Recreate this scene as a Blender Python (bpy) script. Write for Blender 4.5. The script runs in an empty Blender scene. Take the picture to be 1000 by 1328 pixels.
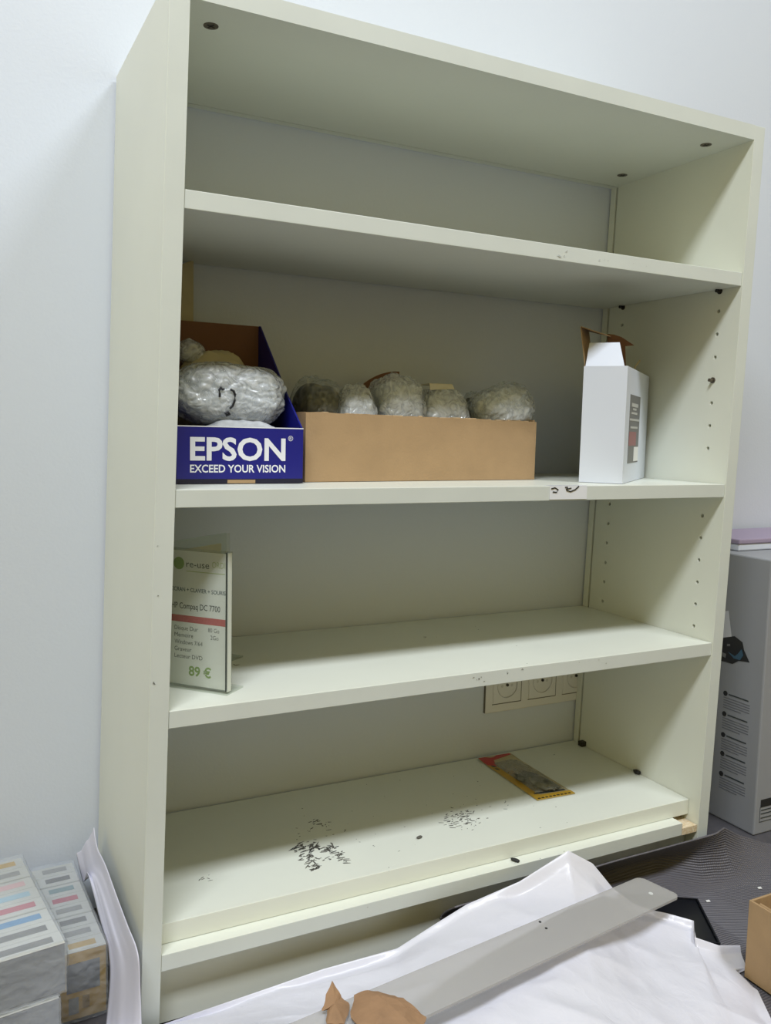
import bpy, bmesh, math, random
from mathutils import Vector, Matrix, noise

C = bpy.context.scene.collection
R2 = random.Random(7)

# ---------------------------------------------------------------- camera
F_PX = 1116.98
CAM = Vector((-0.1862, -0.8451, 0.6346))
PITCH, ROLL, YAW = -0.0940, -0.0241, -0.4759
ROT = Matrix.Rotation(YAW, 3, 'Z') @ Matrix.Rotation(PITCH, 3, 'X') @ Matrix.Rotation(ROLL, 3, 'Y')
cam = bpy.data.cameras.new('camera')
cam.sensor_fit = 'HORIZONTAL'
cam.sensor_width = 36.0
cam.lens = 36.0 * F_PX / 1000.0
cam.clip_start = 0.02
camera = bpy.data.objects.new('camera', cam)
C.objects.link(camera)
right, fwd, up = ROT.col[0], ROT.col[1], ROT.col[2]
M = Matrix((right, up, -fwd)).transposed().to_4x4()
M.translation = CAM
camera.matrix_world = M
bpy.context.scene.camera = camera

# ---------------------------------------------------------------- light
vs = bpy.context.scene.view_settings
vs.view_transform = 'Standard'
vs.look = 'None'
vs.gamma = 1.0
vs.use_curve_mapping = False
vs.exposure = 0.04

world = bpy.data.worlds.new('room_world')
bpy.context.scene.world = world
world.use_nodes = True
world.node_tree.nodes['Background'].inputs[0].default_value = (0.8, 0.85, 1.0, 1)
world.node_tree.nodes['Background'].inputs[1].default_value = 0.3


def ceiling_lamp(x, y, z, watts, sx=0.6, sy=0.6, col=(0.935, 0.992, 1.08)):
    l = bpy.data.lights.new('ceiling_lamp', 'AREA')
    l.shape = 'RECTANGLE'
    l.size, l.size_y = sx, sy
    l.energy = watts
    l.color = col
    o = bpy.data.objects.new('ceiling_lamp', l)
    C.objects.link(o)
    o.location = (x, y, z)


ceiling_lamp(-0.78, -1.20, 2.66, 61, 1.1, 0.42)
ceiling_lamp(1.15, -1.20, 2.66, 33, 0.7, 0.36)

# ---------------------------------------------------------------- helpers
def ray(u, v):
    return (ROT @ Vector(((u - 500) / F_PX, 1, -(v - 664) / F_PX))).normalized()


def at(u, v, axis, val):
    """point of the place seen at (u, v) of the photograph, on the plane axis = val"""
    d = ray(u, v)
    return CAM + d * ((val - CAM[axis]) / d[axis])


def lin(c):
    return tuple((x / 12.92 if x <= .04045 else ((x + .055) / 1.055) ** 2.4) for x in c)


def srgb(r, g, b):
    return lin((r / 255, g / 255, b / 255))


def material(name, col, rough=.5, var=.0, vscale=8., bump=.0, bscale=200., spec=.5, col2=None,
             detail=4., trans=0., alpha=1., coat=0., metal=0.):
    m = bpy.data.materials.new(name)
    m.use_nodes = True
    nt = m.node_tree
    b = nt.nodes['Principled BSDF']
    b.inputs['Roughness'].default_value = rough
    b.inputs['Specular IOR Level'].default_value = spec
    b.inputs['Base Color'].default_value = (*col, 1)
    b.inputs['Transmission Weight'].default_value = trans
    b.inputs['Alpha'].default_value = alpha
    b.inputs['Coat Weight'].default_value = coat
    b.inputs['Metallic'].default_value = metal
    tc = nt.nodes.new('ShaderNodeTexCoord')
    if var or col2:
        n = nt.nodes.new('ShaderNodeTexNoise')
        n.inputs['Scale'].default_value = vscale
        n.inputs['Detail'].default_value = detail
        nt.links.new(tc.outputs['Object'], n.inputs['Vector'])
        r = nt.nodes.new('ShaderNodeValToRGB')
        c2 = col2 or tuple(x * (1 - var) for x in col)
        r.color_ramp.elements[0].position = .35
        r.color_ramp.elements[1].position = .68
        r.color_ramp.elements[0].color = (*col, 1)
        r.color_ramp.elements[1].color = (*c2, 1)
        nt.links.new(n.outputs['Fac'], r.inputs['Fac'])
        nt.links.new(r.outputs['Color'], b.inputs['Base Color'])
    if bump:
        n = nt.nodes.new('ShaderNodeTexNoise')
        n.inputs['Scale'].default_value = bscale
        n.inputs['Detail'].default_value = 3
        nt.links.new(tc.outputs['Object'], n.inputs['Vector'])
        bp = nt.nodes.new('ShaderNodeBump')
        bp.inputs['Strength'].default_value = bump
        bp.inputs['Distance'].default_value = .002
        nt.links.new(n.outputs['Fac'], bp.inputs['Height'])
        nt.links.new(bp.outputs['Normal'], b.inputs['Normal'])
    return m


def obj(name, bm, mat, parent=None, smooth=False):
    """one mesh object out of a bmesh (world coordinates, also for children)"""
    me = bpy.data.meshes.new(name)
    bmesh.ops.recalc_face_normals(bm, faces=bm.faces)
    bm.to_mesh(me)
    bm.free()
    if smooth:
        for p in me.polygons:
            p.use_smooth = True
    for m in (mat if isinstance(mat, (list, tuple)) else [mat]):
        me.materials.append(m)
    o = bpy.data.objects.new(name, me)
    C.objects.link(o)
    if parent is not None:
        o.parent = parent
        o.matrix_parent_inverse = world_matrix(parent).inverted()
    return o


def world_matrix(o):
    m = o.matrix_basis.copy()
    if o.parent is not None:
        m = world_matrix(o.parent) @ o.matrix_parent_inverse @ m
    return m


def tag(o, label, cat, group=None, kind=None):
    o['label'] = label
    o['category'] = cat
    if group:
        o['group'] = group
    if kind:
        o['kind'] = kind
    return o


def thing(name, label, cat, loc, group=None):
    o = bpy.data.objects.new(name, None)
    o.empty_display_size = .05
    C.objects.link(o)
    o.location = loc
    return tag(o, label, cat, group)


def structure(o):
    o['kind'] = 'structure'
    return o


def hexa(bm, v8):
    """box from 8 corners: bottom four (ccw) then top four"""
    v = [bm.verts.new(p) for p in v8]
    for f in ((3, 2, 1, 0), (4, 5, 6, 7), (0, 1, 5, 4), (1, 2, 6, 5), (2, 3, 7, 6), (3, 0, 4, 7)):
        bm.faces.new([v[i] for i in f])


def box(bm, x0, x1, y0, y1, z0, z1, lean=0., bevel=0.):
    b = bmesh.new() if bevel else bm
    hexa(b, [(x + lean * z, y, z) for z in (z0, z1) for x, y in ((x0, y0), (x1, y0), (x1, y1), (x0, y1))])
    if bevel:
        bmesh.ops.bevel(b, geom=b.edges[:], offset=bevel, segments=2, affect='EDGES', profile=.5)
        merge(bm, b)


def merge(bm, b):
    me = bpy.data.meshes.new('tmp')
    b.to_mesh(me)
    b.free()
    bm.from_mesh(me)
    bpy.data.meshes.remove(me)


def frame_box(bm, O, X, Y, Z, x0, x1, y0, y1, z0, z1, bevel=0.):
    """box in the frame O + x X + y Y + z Z"""
    b = bmesh.new() if bevel else bm
    hexa(b, [O + X * x + Y * y + Z * z for z in (z0, z1) for x, y in ((x0, y0), (x1, y0), (x1, y1), (x0, y1))])
    if bevel:
        bmesh.ops.bevel(b, geom=b.edges[:], offset=bevel, segments=2, affect='EDGES', profile=.5)
        merge(bm, b)


def cyl(bm, a, b, r, seg=10, r2=None):
    a, b = Vector(a), Vector(b)
    d = (b - a)
    q = d.to_track_quat('Z', 'Y').to_matrix().to_4x4()
    q.translation = (a + b) / 2
    bmesh.ops.create_cone(bm, cap_ends=True, segments=seg, radius1=r, radius2=r if r2 is None else r2,
                          depth=d.length, matrix=q)


def tube(bm, pts, r, seg=6):
    pts = [Vector(p) for p in pts]
    rings = []
    for i, p in enumerate(pts):
        d = (pts[min(i + 1, len(pts) - 1)] - pts[max(i - 1, 0)]).normalized()
        q = d.to_track_quat('Z', 'Y').to_matrix()
        rings.append([bm.verts.new(p + q @ Vector((r * math.cos(2 * math.pi * k / seg), r * math.sin(2 * math.pi * k / seg), 0)))
                      for k in range(seg)])
    for a, b in zip(rings, rings[1:]):
        for k in range(seg):
            bm.faces.new((a[k], a[(k + 1) % seg], b[(k + 1) % seg], b[k]))
    bm.faces.new(rings[0][::-1])
    bm.faces.new(rings[-1])


def plate(bm, pts, n, th):
    """flat polygon pts extruded along n by th"""
    n = Vector(n).normalized() * th
    a = [bm.verts.new(Vector(p)) for p in pts]
    b = [bm.verts.new(Vector(p) + n) for p in pts]
    k = len(pts)
    bm.faces.new(a[::-1])
    bm.faces.new(b)
    for i in range(k):
        bm.faces.new((a[i], a[(i + 1) % k], b[(i + 1) % k], b[i]))


def cut(o, cutter_bm):
    """real recesses: subtract the cutter from the object's mesh"""
    me = bpy.data.meshes.new('cutter')
    bmesh.ops.recalc_face_normals(cutter_bm, faces=cutter_bm.faces)
    cutter_bm.to_mesh(me)
    cutter_bm.free()
    c = bpy.data.objects.new('cutter', me)
    C.objects.link(c)
    md = o.modifiers.new('cut', 'BOOLEAN')
    md.operation = 'DIFFERENCE'
    md.solver = 'EXACT'
    md.use_self = True
    md.object = c
    dg = bpy.context.evaluated_depsgraph_get()
    dg.update()
    new = bpy.data.meshes.new_from_object(o.evaluated_get(dg))
    o.modifiers.remove(md)
    old = o.data
    o.data = new
    bpy.data.meshes.remove(old)
    bpy.data.objects.remove(c)
    bpy.data.meshes.remove(me)


def lettering(name, text, mat, O, X, Z, size, parent, offset=0., align='LEFT', width=None, spacing=1., depth=.0002):
    """flat printed text: baseline start O, reading along X, upright along Z"""
    cu = bpy.data.curves.new('text', 'FONT')
    cu.body = text
    cu.size = size
    cu.offset = offset
    cu.align_x = align
    cu.space_character = spacing
    cu.resolution_u = 3
    t = bpy.data.objects.new('text', cu)
    C.objects.link(t)
    dg = bpy.context.evaluated_depsgraph_get()
    dg.update()
    me = bpy.data.meshes.new_from_object(t.evaluated_get(dg))
    bpy.data.objects.remove(t)
    bpy.data.curves.remove(cu)
    X, Z = Vector(X).normalized(), Vector(Z).normalized()
    N = X.cross(Z)
    xs = [v.co.x for v in me.vertices]
    k = 1.
    if width and xs:
        k = width / (max(xs) - min(xs))
    x_min = min(xs) if width else 0.
    for v in me.vertices:
        p = O + X * ((v.co.x - x_min) * k) + Z * v.co.y + N * depth
        v.co = p
    me.materials.clear()
    me.materials.append(mat)
    me.name = name
    o = bpy.data.objects.new(name, me)
    C.objects.link(o)
    o.parent = parent
    o.matrix_parent_inverse = world_matrix(parent).inverted()
    return o


def sm(x):
    x = max(0., min(1., x))
    return x * x * (3 - 2 * x)


def interp(tab, x):
    for (a, va), (b, vb) in zip(tab, tab[1:]):
        if x <= b:
            t = (x - a) / (b - a) if b > a else 0
            return va + (vb - va) * max(0, min(1, t))
    return tab[-1][1]


def catmull(p, t):
    """smooth curve through the list p, t in 0..1"""
    n = len(p) - 1
    f = min(max(t, 0), 1) * n
    i = min(int(f), n - 1)
    u = f - i
    a, b, c, d = p[max(i - 1, 0)], p[i], p[i + 1], p[min(i + 2, n)]
    return .5 * (2 * b + (c - a) * u + (2 * a - 5 * b + 4 * c - d) * u * u + (3 * b - a - 3 * c + d) * u ** 3)


def surface(bm, f, nu, nv, th=0.):
    """grid f(u, v); a second layer th below makes it a sheet with thickness"""
    g = [[bm.verts.new(f(i / nu, j / nv)) for j in range(nv + 1)] for i in range(nu + 1)]
    uv = bm.loops.layers.uv.verify()
    for i in range(nu):
        for j in range(nv):
            fc = bm.faces.new((g[i][j], g[i + 1][j], g[i + 1][j + 1], g[i][j + 1]))
            for l, (a, b) in zip(fc.loops, ((i, j), (i + 1, j), (i + 1, j + 1), (i, j + 1))):
                l[uv].uv = (a / nu, b / nv)
    return g


def solidify(o, th, offset=0.):
    md = o.modifiers.new('thickness', 'SOLIDIFY')
    md.thickness = th
    md.offset = offset


# ---------------------------------------------------------------- materials
m_wall = material('wall_paint', srgb(214, 221, 232), .65, .02, 2., .12, 260.)
m_floor = material('floor_vinyl', srgb(84, 82, 86), .6, .2, 60., .1, 400.)
m_room = material('room_wall_paint', srgb(216, 196, 122), .8)
m_ceil = material('ceiling_paint', srgb(238, 226, 180), .8)
m_shelf = material('cream_laminate', srgb(226, 229, 217), .38, .035, 6., .05, 90.)
m_edge = material('cream_edge', srgb(208, 213, 206), .42, .04, 14.)
m_raw = material('raw_chipboard', srgb(206, 182, 142), .9, .25, 300., col2=srgb(226, 214, 190))
m_metal = material('dull_metal', srgb(120, 112, 100), .4, .2, 300., metal=.7)
m_dark = material('dark_metal', srgb(40, 36, 32), .5)
m_black = material('black_speck', srgb(34, 34, 34), .6)
m_scuff = material('grey_scuff', srgb(92, 90, 82), .7)
m_tape = material('clear_tape', srgb(226, 228, 232), .25)
m_ink = material('black_ink', srgb(25, 25, 30), .5)
m_blue = material('blue_print', srgb(22, 26, 124), .35, .06, 12.)
m_blue_edge = material('blue_black_edge', srgb(12, 12, 40), .5)
m_white_ink = material('white_ink', srgb(228, 230, 236), .5)
m_brown = material('brown_board', srgb(120, 82, 58), .8, .1, 20.)
m_card = material('cardboard', srgb(170, 141, 104), .75, .10, 25., .15, 350.)
m_card_edge = material('cardboard_cut_edge', srgb(212, 184, 146), .85, .3, 200.)
m_white = material('white_card', srgb(216, 222, 234), .45, .02, 10.)
m_grey_label = material('grey_label', srgb(112, 112, 112), .5)
m_red = material('red_print', srgb(186, 62, 60), .5)
m_pink = material('pink_red_label', srgb(150, 96, 96), .5)
m_paper = material('white_paper', srgb(232, 232, 230), .6, .02, 20.)
m_lav_paper = material('lavender_white_paper', srgb(216, 216, 232), .5, .03, 9.)
m_green = material('green_print', srgb(128, 160, 70), .5)
m_pale_green = material('pale_green_print', srgb(186, 198, 150), .5)
m_text = material('dark_print', srgb(62, 68, 70), .5)
m_blue_text = material('blue_grey_print', srgb(50, 76, 92), .5)
m_socket = material('socket_plastic', srgb(228, 226, 220), .35)
m_yellow = material('yellow_print', srgb(204, 162, 48), .4, .25, 30.)
m_beige = material('beige_paper', srgb(196, 184, 146), .7, .15, 25.)
m_box = material('printer_box_card', srgb(152, 154, 158), .6, .03, 6.)
m_box_print = material('box_grey_print', srgb(118, 120, 126), .6)
m_lilac = material('lilac_cover', srgb(160, 146, 170), .5)
m_rim = material('black_plastic', srgb(22, 24, 30), .28)


def clear_plastic(name, tint, opacity, rough=.08, bump=0., bscale=120., milky=.5):
    """thin clear film or sheet: part see-through, part milky, glossy on top"""
    m = bpy.data.materials.new(name)
    m.use_nodes = True
    nt = m.node_tree
    b = nt.nodes['Principled BSDF']
    b.inputs['Base Color'].default_value = (*tint, 1)
    b.inputs['Roughness'].default_value = rough
    b.inputs['Specular IOR Level'].default_value = .6
    tr = nt.nodes.new('ShaderNodeBsdfTransparent')
    tr.inputs[0].default_value = (*[min(1, .55 + .45 * c) for c in tint], 1)
    mx = nt.nodes.new('ShaderNodeMixShader')
    mx.inputs[0].default_value = opacity
    nt.links.new(tr.outputs[0], mx.inputs[1])
    nt.links.new(b.outputs[0], mx.inputs[2])
    nt.links.new(mx.outputs[0], nt.nodes['Material Output'].inputs['Surface'])
    if bump:
        tc = nt.nodes.new('ShaderNodeTexCoord')
        n = nt.nodes.new('ShaderNodeTexNoise')
        n.inputs['Scale'].default_value = bscale
        n.inputs['Detail'].default_value = 4
        n.inputs['Distortion'].default_value = .8
        nt.links.new(tc.outputs['Object'], n.inputs['Vector'])
        bp = nt.nodes.new('ShaderNodeBump')
        bp.inputs['Strength'].default_value = bump
        bp.inputs['Distance'].default_value = .004
        nt.links.new(n.outputs['Fac'], bp.inputs['Height'])
        nt.links.new(bp.outputs['Normal'], b.inputs['Normal'])
    return m


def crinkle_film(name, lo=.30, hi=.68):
    """layers of wrinkled clear wrap: half see-through, whiter where its noise runs high, sharp gloss"""
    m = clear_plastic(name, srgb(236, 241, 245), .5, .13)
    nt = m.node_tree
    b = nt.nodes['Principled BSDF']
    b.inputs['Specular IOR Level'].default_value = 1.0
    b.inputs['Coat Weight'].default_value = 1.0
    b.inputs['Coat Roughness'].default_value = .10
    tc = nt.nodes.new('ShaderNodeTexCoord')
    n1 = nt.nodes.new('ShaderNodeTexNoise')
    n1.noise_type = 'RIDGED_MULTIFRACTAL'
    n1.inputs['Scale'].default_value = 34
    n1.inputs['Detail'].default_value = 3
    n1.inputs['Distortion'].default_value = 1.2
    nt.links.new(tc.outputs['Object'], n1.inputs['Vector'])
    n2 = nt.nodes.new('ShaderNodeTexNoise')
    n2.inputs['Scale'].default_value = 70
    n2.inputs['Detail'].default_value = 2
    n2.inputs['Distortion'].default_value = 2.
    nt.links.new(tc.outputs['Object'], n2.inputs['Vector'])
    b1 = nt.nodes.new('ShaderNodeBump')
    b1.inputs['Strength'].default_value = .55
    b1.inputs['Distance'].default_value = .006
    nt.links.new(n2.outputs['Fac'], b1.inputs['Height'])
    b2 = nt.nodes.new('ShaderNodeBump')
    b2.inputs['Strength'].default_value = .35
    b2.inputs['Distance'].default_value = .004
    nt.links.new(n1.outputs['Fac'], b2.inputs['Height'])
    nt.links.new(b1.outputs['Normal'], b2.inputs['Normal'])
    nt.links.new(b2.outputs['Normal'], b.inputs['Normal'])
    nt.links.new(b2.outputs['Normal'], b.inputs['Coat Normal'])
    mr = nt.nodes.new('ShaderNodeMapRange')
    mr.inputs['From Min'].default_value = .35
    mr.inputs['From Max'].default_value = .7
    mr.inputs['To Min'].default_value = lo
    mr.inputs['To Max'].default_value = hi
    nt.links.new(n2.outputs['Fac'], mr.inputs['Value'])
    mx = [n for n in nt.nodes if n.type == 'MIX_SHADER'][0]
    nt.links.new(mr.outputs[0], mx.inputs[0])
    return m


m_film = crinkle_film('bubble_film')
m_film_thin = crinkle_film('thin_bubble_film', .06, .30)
m_shrink = clear_plastic('shrink_film', srgb(220, 224, 228), .28, .10, .6, 90.)
m_acrylic = clear_plastic('clear_acrylic', srgb(232, 236, 230), .07, .05)
m_strip = clear_plastic('frosted_acrylic', srgb(208, 206, 204), .46, .22)
m_blister = clear_plastic('blister_film', srgb(200, 200, 196), .35, .1, .8, 110.)
m_sheet = clear_plastic('milky_polythene', srgb(226, 226, 236), .93, .3, .25, 45.)

# ---------------------------------------------------------------- room
WALL = 0.2835


def slab(name, *a):
    bm = bmesh.new()
    box(bm, *a)
    return bm


structure(obj('floor', slab('f', -2.2, 3.0, -3.4, WALL, -.1, 0), m_floor))
structure(obj('ceiling', slab('c', -2.2, 3.0, -3.4, WALL, 2.7, 2.8), m_ceil))
structure(obj('wall_back', slab('w', -2.2, 3.0, WALL, WALL + .1, 0, 2.7), m_wall))
structure(obj('wall_front', slab('w', -2.2, 3.0, -3.5, -3.4, 0, 2.7), m_room))
structure(obj('wall_left', slab('w', -2.3, -2.2, -3.4, WALL, 0, 2.7), m_room))
structure(obj('wall_right', slab('w', 3.0, 3.1, -3.4, WALL, 0, 2.7), m_room))

# ---------------------------------------------------------------- bookcase
L = 0.0291                       # the case has no back board and leans to the right
W, D, T, TH = 0.7629, 0.2792, 0.0194, 0.018
ZT, ZTOP = 1.0355, 1.0545
S2, S3, S4, S5, LEDGE = 0.8605, 0.5718, 0.3483, 0.1140, 0.0914

bookcase = thing('bookcase', 'tall cream laminate bookcase with open back, five levels, leaning slightly to the right',
                 'bookcase', (W / 2, D / 2, 0))
HOLES = [.6206 + .032 * k for k in range(8)] + [.5246 - .032 * k for k in range(7)]
for x0, x1, face, s in ((-T, 0, 0, -1), (W, W + T, W, 1)):
    bm = bmesh.new()
    box(bm, x0, x1, 0, D, 0, ZTOP, L)
    o = obj('side_panel', bm, m_shelf, bookcase)
    cb = bmesh.new()
    box(cb, min(face - .001, face + s * .012) if s > 0 else face - .012, face + .012 if s > 0 else face + .001,
        .2632, .2673, S5 - .02, ZT + .0, L)
    for z in HOLES:
        for y in (.0375, .231):
            x = face + L * z
            cyl(cb, (x - s * .002, y, z), (x + s * .011, y, z), .0026, 10)
    cut(o, cb)
    md = o.modifiers.new('bevel', 'BEVEL')
    md.width = .0007
    md.segments = 2
    md.limit_method = 'ANGLE'
    md.angle_limit = math.radians(60)

bm = bmesh.new()
box(bm, 0, W, 0, D, ZT, ZTOP, L, )
o = obj('top_panel', bm, m_shelf, bookcase)
cb = bmesh.new()
box(cb, .001, W - .001, .2645, .2667, ZT - .002, ZT + .006, L)
cut(o, cb)
for x, y in ((.063, .047), (.754, .047), (.755, .212), (.063, .212)):
    bm = bmesh.new()
    cyl(bm, (x, y, ZT - .0006), (x, y, ZT + .001), .0076, 20)
    bmesh.ops.translate(bm, verts=bm.verts, vec=(0, 0, 0))
    k = obj('cam_lock', bm, m_metal, bookcase)
    bm = bmesh.new()
    for a in (.4, 1.97):
        frame_box(bm, Vector((x, y, ZT - .0010)), Vector((math.cos(a), math.sin(a), 0)), Vector((-math.sin(a), math.cos(a), 0)),
                  Vector((0, 0, 1)), -.0045, .0045, -.0008, .0008, 0, .0006)
    obj('cross_slot', bm, m_dark, k)


def edge_band(o):
    """the front edges carry a greyer edge tape"""
    o.data.materials.append(m_edge)
    k = len(o.data.materials) - 1
    for p in o.data.polygons:
        if p.normal.y < -.9 and p.center.y < .004:
            p.material_index = k


for ch in bookcase.children:
    if ch.name.startswith(('side_panel', 'top_panel')):
        edge_band(ch)


def board(name, y0, y1, z0, z1, mat=m_shelf, x0=0.0006, x1=W - .0006, bevel=.0006):
    bm = bmesh.new()
    box(bm, x0, x1, y0, y1, z0, z1, L, bevel)
    o = obj(name, bm, mat, bookcase)
    edge_band(o)
    return o


board('shelf', .0016, D - .001, S2 - TH, S2)
board('shelf', .0016, D - .001, S3 - TH, S3)
board('shelf', .0016, D - .001, S4 - TH, S4)
board('bottom_shelf', .0195, D - .001, LEDGE + .0004, S5)
board('front_ledge', .0012, .11, LEDGE - TH, LEDGE, x1=W - .030)
# broken right end of the ledge, chipboard showing
bm = bmesh.new()
xe = W - .030 + L * LEDGE
plate(bm, [(xe, .0012, LEDGE - TH), (xe, .11, LEDGE - TH), (W - .001 + L * .08, .11, LEDGE - TH), (W - .001 + L * .08, .0012, LEDGE - TH)],
      (0, 0, 1), TH * .55)
obj('broken_ledge_end', bm, m_raw, bookcase)
bm = bmesh.new()
plate(bm, [(xe - .003, .0012, LEDGE - .006), (xe + .004, .004, LEDGE - .007), (xe + .012, .0095, LEDGE - .0085), (xe + .004, .018, LEDGE - .002), (xe - .003, .019, LEDGE - .0005)],
      (0, 0, -1), .006)
obj('raw_splinter', bm, m_raw, bookcase)
board('plinth', .022, .040, .002, LEDGE - TH - .0004)

for z, ys in ((S2 - TH - .0022, (.0375, .231)), (S4 - TH - .0022, (.0375, .231)), (.6206 + .032 * 3, (.0375,))):
    for xf, s in ((W, 1), (0, -1)):
        for y in ys:
            if z < .8 and z > .6 and s < 0:
                continue
            x = xf + L * z
            bm = bmesh.new()
            cyl(bm, (x + s * .006, y, z), (x - s * .008, y, z), .0024, 10)
            cyl(bm, (x, y, z), (x - s * .0015, y, z), .0042, 12)
            obj('shelf_pin', bm, m_metal if z > .6 and z < .8 else m_dark, bookcase)

# tape label with handwriting on the edge of the middle shelf
pa, pb = at(713, 640, 1, .0012), at(761, 640, 1, .0012)
tp = bmesh.new()
box(tp, pa.x, pb.x, .0008, .0015, S3 - .0165, S3 - .0002)
box(tp, pa.x, pb.x, .0008, .014, S3 - .0002, S3 + .0004)
tape = obj('label_tape', tp, m_tape, bookcase)
tape['label'] = 'strip of clear tape with handwriting'


def ink_stroke(pix, y, r, parent, name='marker_writing', mat=m_ink):
    b = bmesh.new()
    tube(b, [at(u, v, 1, y) for u, v in pix], r, 5)
    return obj(name, b, mat, parent)


ink_stroke([(715, 634), (720, 632.5), (724, 635), (722, 638.5), (717, 638)], .0006, .0008, tape)
ink_stroke([(733, 632), (736, 631.5), (735, 636), (740, 637.5), (746, 635), (751, 630.5)], .0006, .0008, tape)
ink_stroke([(734, 634.5), (741, 633)], .0006, .0007, tape)

# worn dirt and glue marks on the shelves: thin flakes lying on the laminate
def flakes(name, spots, z=None, y=None, mat=m_scuff, seed=1, parent=bookcase):
    rr = random.Random(seed)
    b = bmesh.new()
    for (u, v, su, sv, n, size) in spots:
        for i in range(n):
            p = at(u + rr.gauss(0, su), v + rr.gauss(0, sv), 2 if z is not None else 1, z if z is not None else y)
            a = rr.uniform(-.5, .9) if rr.random() < .75 else rr.uniform(0, 3.1)
            l, w = size * rr.uniform(.4, 1.6), size * rr.uniform(.12, .35)
            k = rr.randint(5, 7)
            pts = []
            for j in range(k):
                t = 2 * math.pi * j / k
                q = rr.uniform(.6, 1.1)
                dx, dy = l * q * math.cos(t), w * q * math.sin(t)
                da, db = dx * math.cos(a) - dy * math.sin(a), dx * math.sin(a) + dy * math.cos(a)
                pts.append(p + (Vector((da, db, 0)) if z is not None else Vector((da, 0, db))))
            if z is not None:
                plate(b, pts, (0, 0, 1), .0003)
            else:
                plate(b, pts, (0, -1, 0), .0003)
    o = obj(name, b, mat, parent)
    o['kind'] = 'stuff'
    return o


flakes('dirt_marks', [(402, 1098, 9, 2.5, 22, .0060), (390, 1104, 4, 5, 14, .0042), (402, 1112, 4, 4, 16, .0046), (407, 1124, 4, 4, 16, .0046), (430, 1100, 5, 3, 16, .0050), (440, 1110, 3, 3, 12, .0042), (447, 1117, 2, 2, 7, .004), (420, 1114, 8, 4, 8, .004),
                      (408, 1068, 7, 3, 9, .0030), (418, 1070, 5, 3, 6, .0035), (390, 1085, 10, 4, 6, .002), (440, 1080, 8, 3, 4, .002),
                      (600, 1062, 12, 6, 34, .0036), (585, 1062, 4, 4, 6, .0035), (612, 1068, 10, 5, 14, .002), (590, 1050, 5, 5, 6, .002),
                      (266, 1135, 3, 5, 6, .0022), (450, 1090, 60, 25, 16, .0012), (620, 1030, 60, 25, 14, .0012)],
       z=S5, mat=m_scuff, seed=3)
flakes('black_marks', [(396, 1101, 9, 1.5, 12, .0044), (436, 1102, 5, 3, 6, .0030), (582, 1062, 4, 3, 6, .003), (600, 1055, 9, 6, 12, .0018), (415, 1068, 6, 3, 5, .0022),
                       (657, 1047, 1.5, 4, 4, .0026), (720, 977, 1, 1.5, 2, .0016), (500, 1040, 90, 30, 12, .0008), (412, 1122, 4, 5, 6, .002)],
       z=S5, mat=m_black, seed=5)
flakes('ledge_marks', [(665, 1113, 1, 1, 0, .002), (640, 1120, 60, 10, 8, .0009), (450, 1180, 90, 4, 6, .0009)], z=LEDGE, mat=m_black, seed=6)
flakes('shelf_marks', [(550, 826, 3, 1, 3, .0018), (620, 815, 60, 10, 5, .0010), (305, 862, 3, 1, 2, .003)], z=S4, mat=m_scuff, seed=8)
flakes('edge_marks', [(622, 881, 4, 1.5, 6, .0014), (658, 872, 1, 1, 2, .0012), (740, 858, 60, 3, 4, .0008), (675, 868, 3, .6, 2, .0012)], y=.0013, mat=m_scuff, seed=9)
flakes('edge_chips', [(728, 332, 3, 2, 3, .0015), (736, 326, 2, 1, 1, .0015), (785, 336, 5, 1.5, 3, .0012), (812, 342, 12, 2, 2, .0010), (445, 37, 2, 1, 1, .0014), (940, 168, 1, 1, 1, .0018)],
       y=.0008, mat=material('grey_chip', srgb(168, 170, 170), .6), seed=10)
flakes('panel_marks', [(200, 885, .8, 2, 2, .0016), (205, 772, .3, .5, 1, .0010), (204, 708, 1, 1, 1, .0008)], y=-.0003, mat=m_black, seed=11)

# ---------------------------------------------------------------- wall socket strip
plate_x0, plate_z0 = .583, .184
sock = thing('wall_socket', 'white triple wall socket on the wall behind the bottom compartment', 'socket',
             (plate_x0 + .11, WALL, plate_z0))
bm = bmesh.new()
box(bm, plate_x0, plate_x0 + .224, WALL - .004, WALL, plate_z0, plate_z0 + .08, 0, .0012)
obj('frame_plate', bm, m_socket, sock)
for k in range(3):
    cx, cz = plate_x0 + .041 + .071 * k, plate_z0 + .042
    bm = bmesh.new()
    box(bm, cx - .0275, cx + .0275, WALL - .0052, WALL - .0036, cz - .0275, cz + .0275, 0, .0006)
    ins = obj('socket_insert', bm, m_socket, sock)
    cb = bmesh.new()
    cyl(cb, (cx, WALL - .010, cz), (cx, WALL - .0038, cz), .0200, 28)
    cut(ins, cb)
    bm = bmesh.new()
    bmesh.ops.create_cone(bm, cap_ends=False, segments=28, radius1=.0208, radius2=.0192, depth=.0014,
                          matrix=Matrix.Translation((cx, WALL - .0052, cz)) @ Matrix.Rotation(math.pi / 2, 4, 'X'))
    obj('well_rim', bm, material('socket_shade', srgb(205, 203, 196), .4) if k == 0 else bpy.data.materials['socket_shade'], ins)
    for dx, dz, r in ((-.0095, 0, .0025), (.0095, 0, .0025)):
        bm = bmesh.new()
        cyl(bm, (cx + dx, WALL - .0041, cz + dz), (cx + dx, WALL - .0036, cz + dz), r, 12)
        obj('pin_shutter', bm, bpy.data.materials['socket_shade'], ins)
    bm = bmesh.new()
    cyl(bm, (cx, WALL - .0036, cz + .0015), (cx, WALL - .0060, cz + .0015), .0024, 10)
    obj('earth_pin', bm, m_dark, ins)
bm = bmesh.new()
box(bm, plate_x0 - .0012, plate_x0 - .0002, WALL - .0036, WALL, plate_z0 + .001, plate_z0 + .079)
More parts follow.
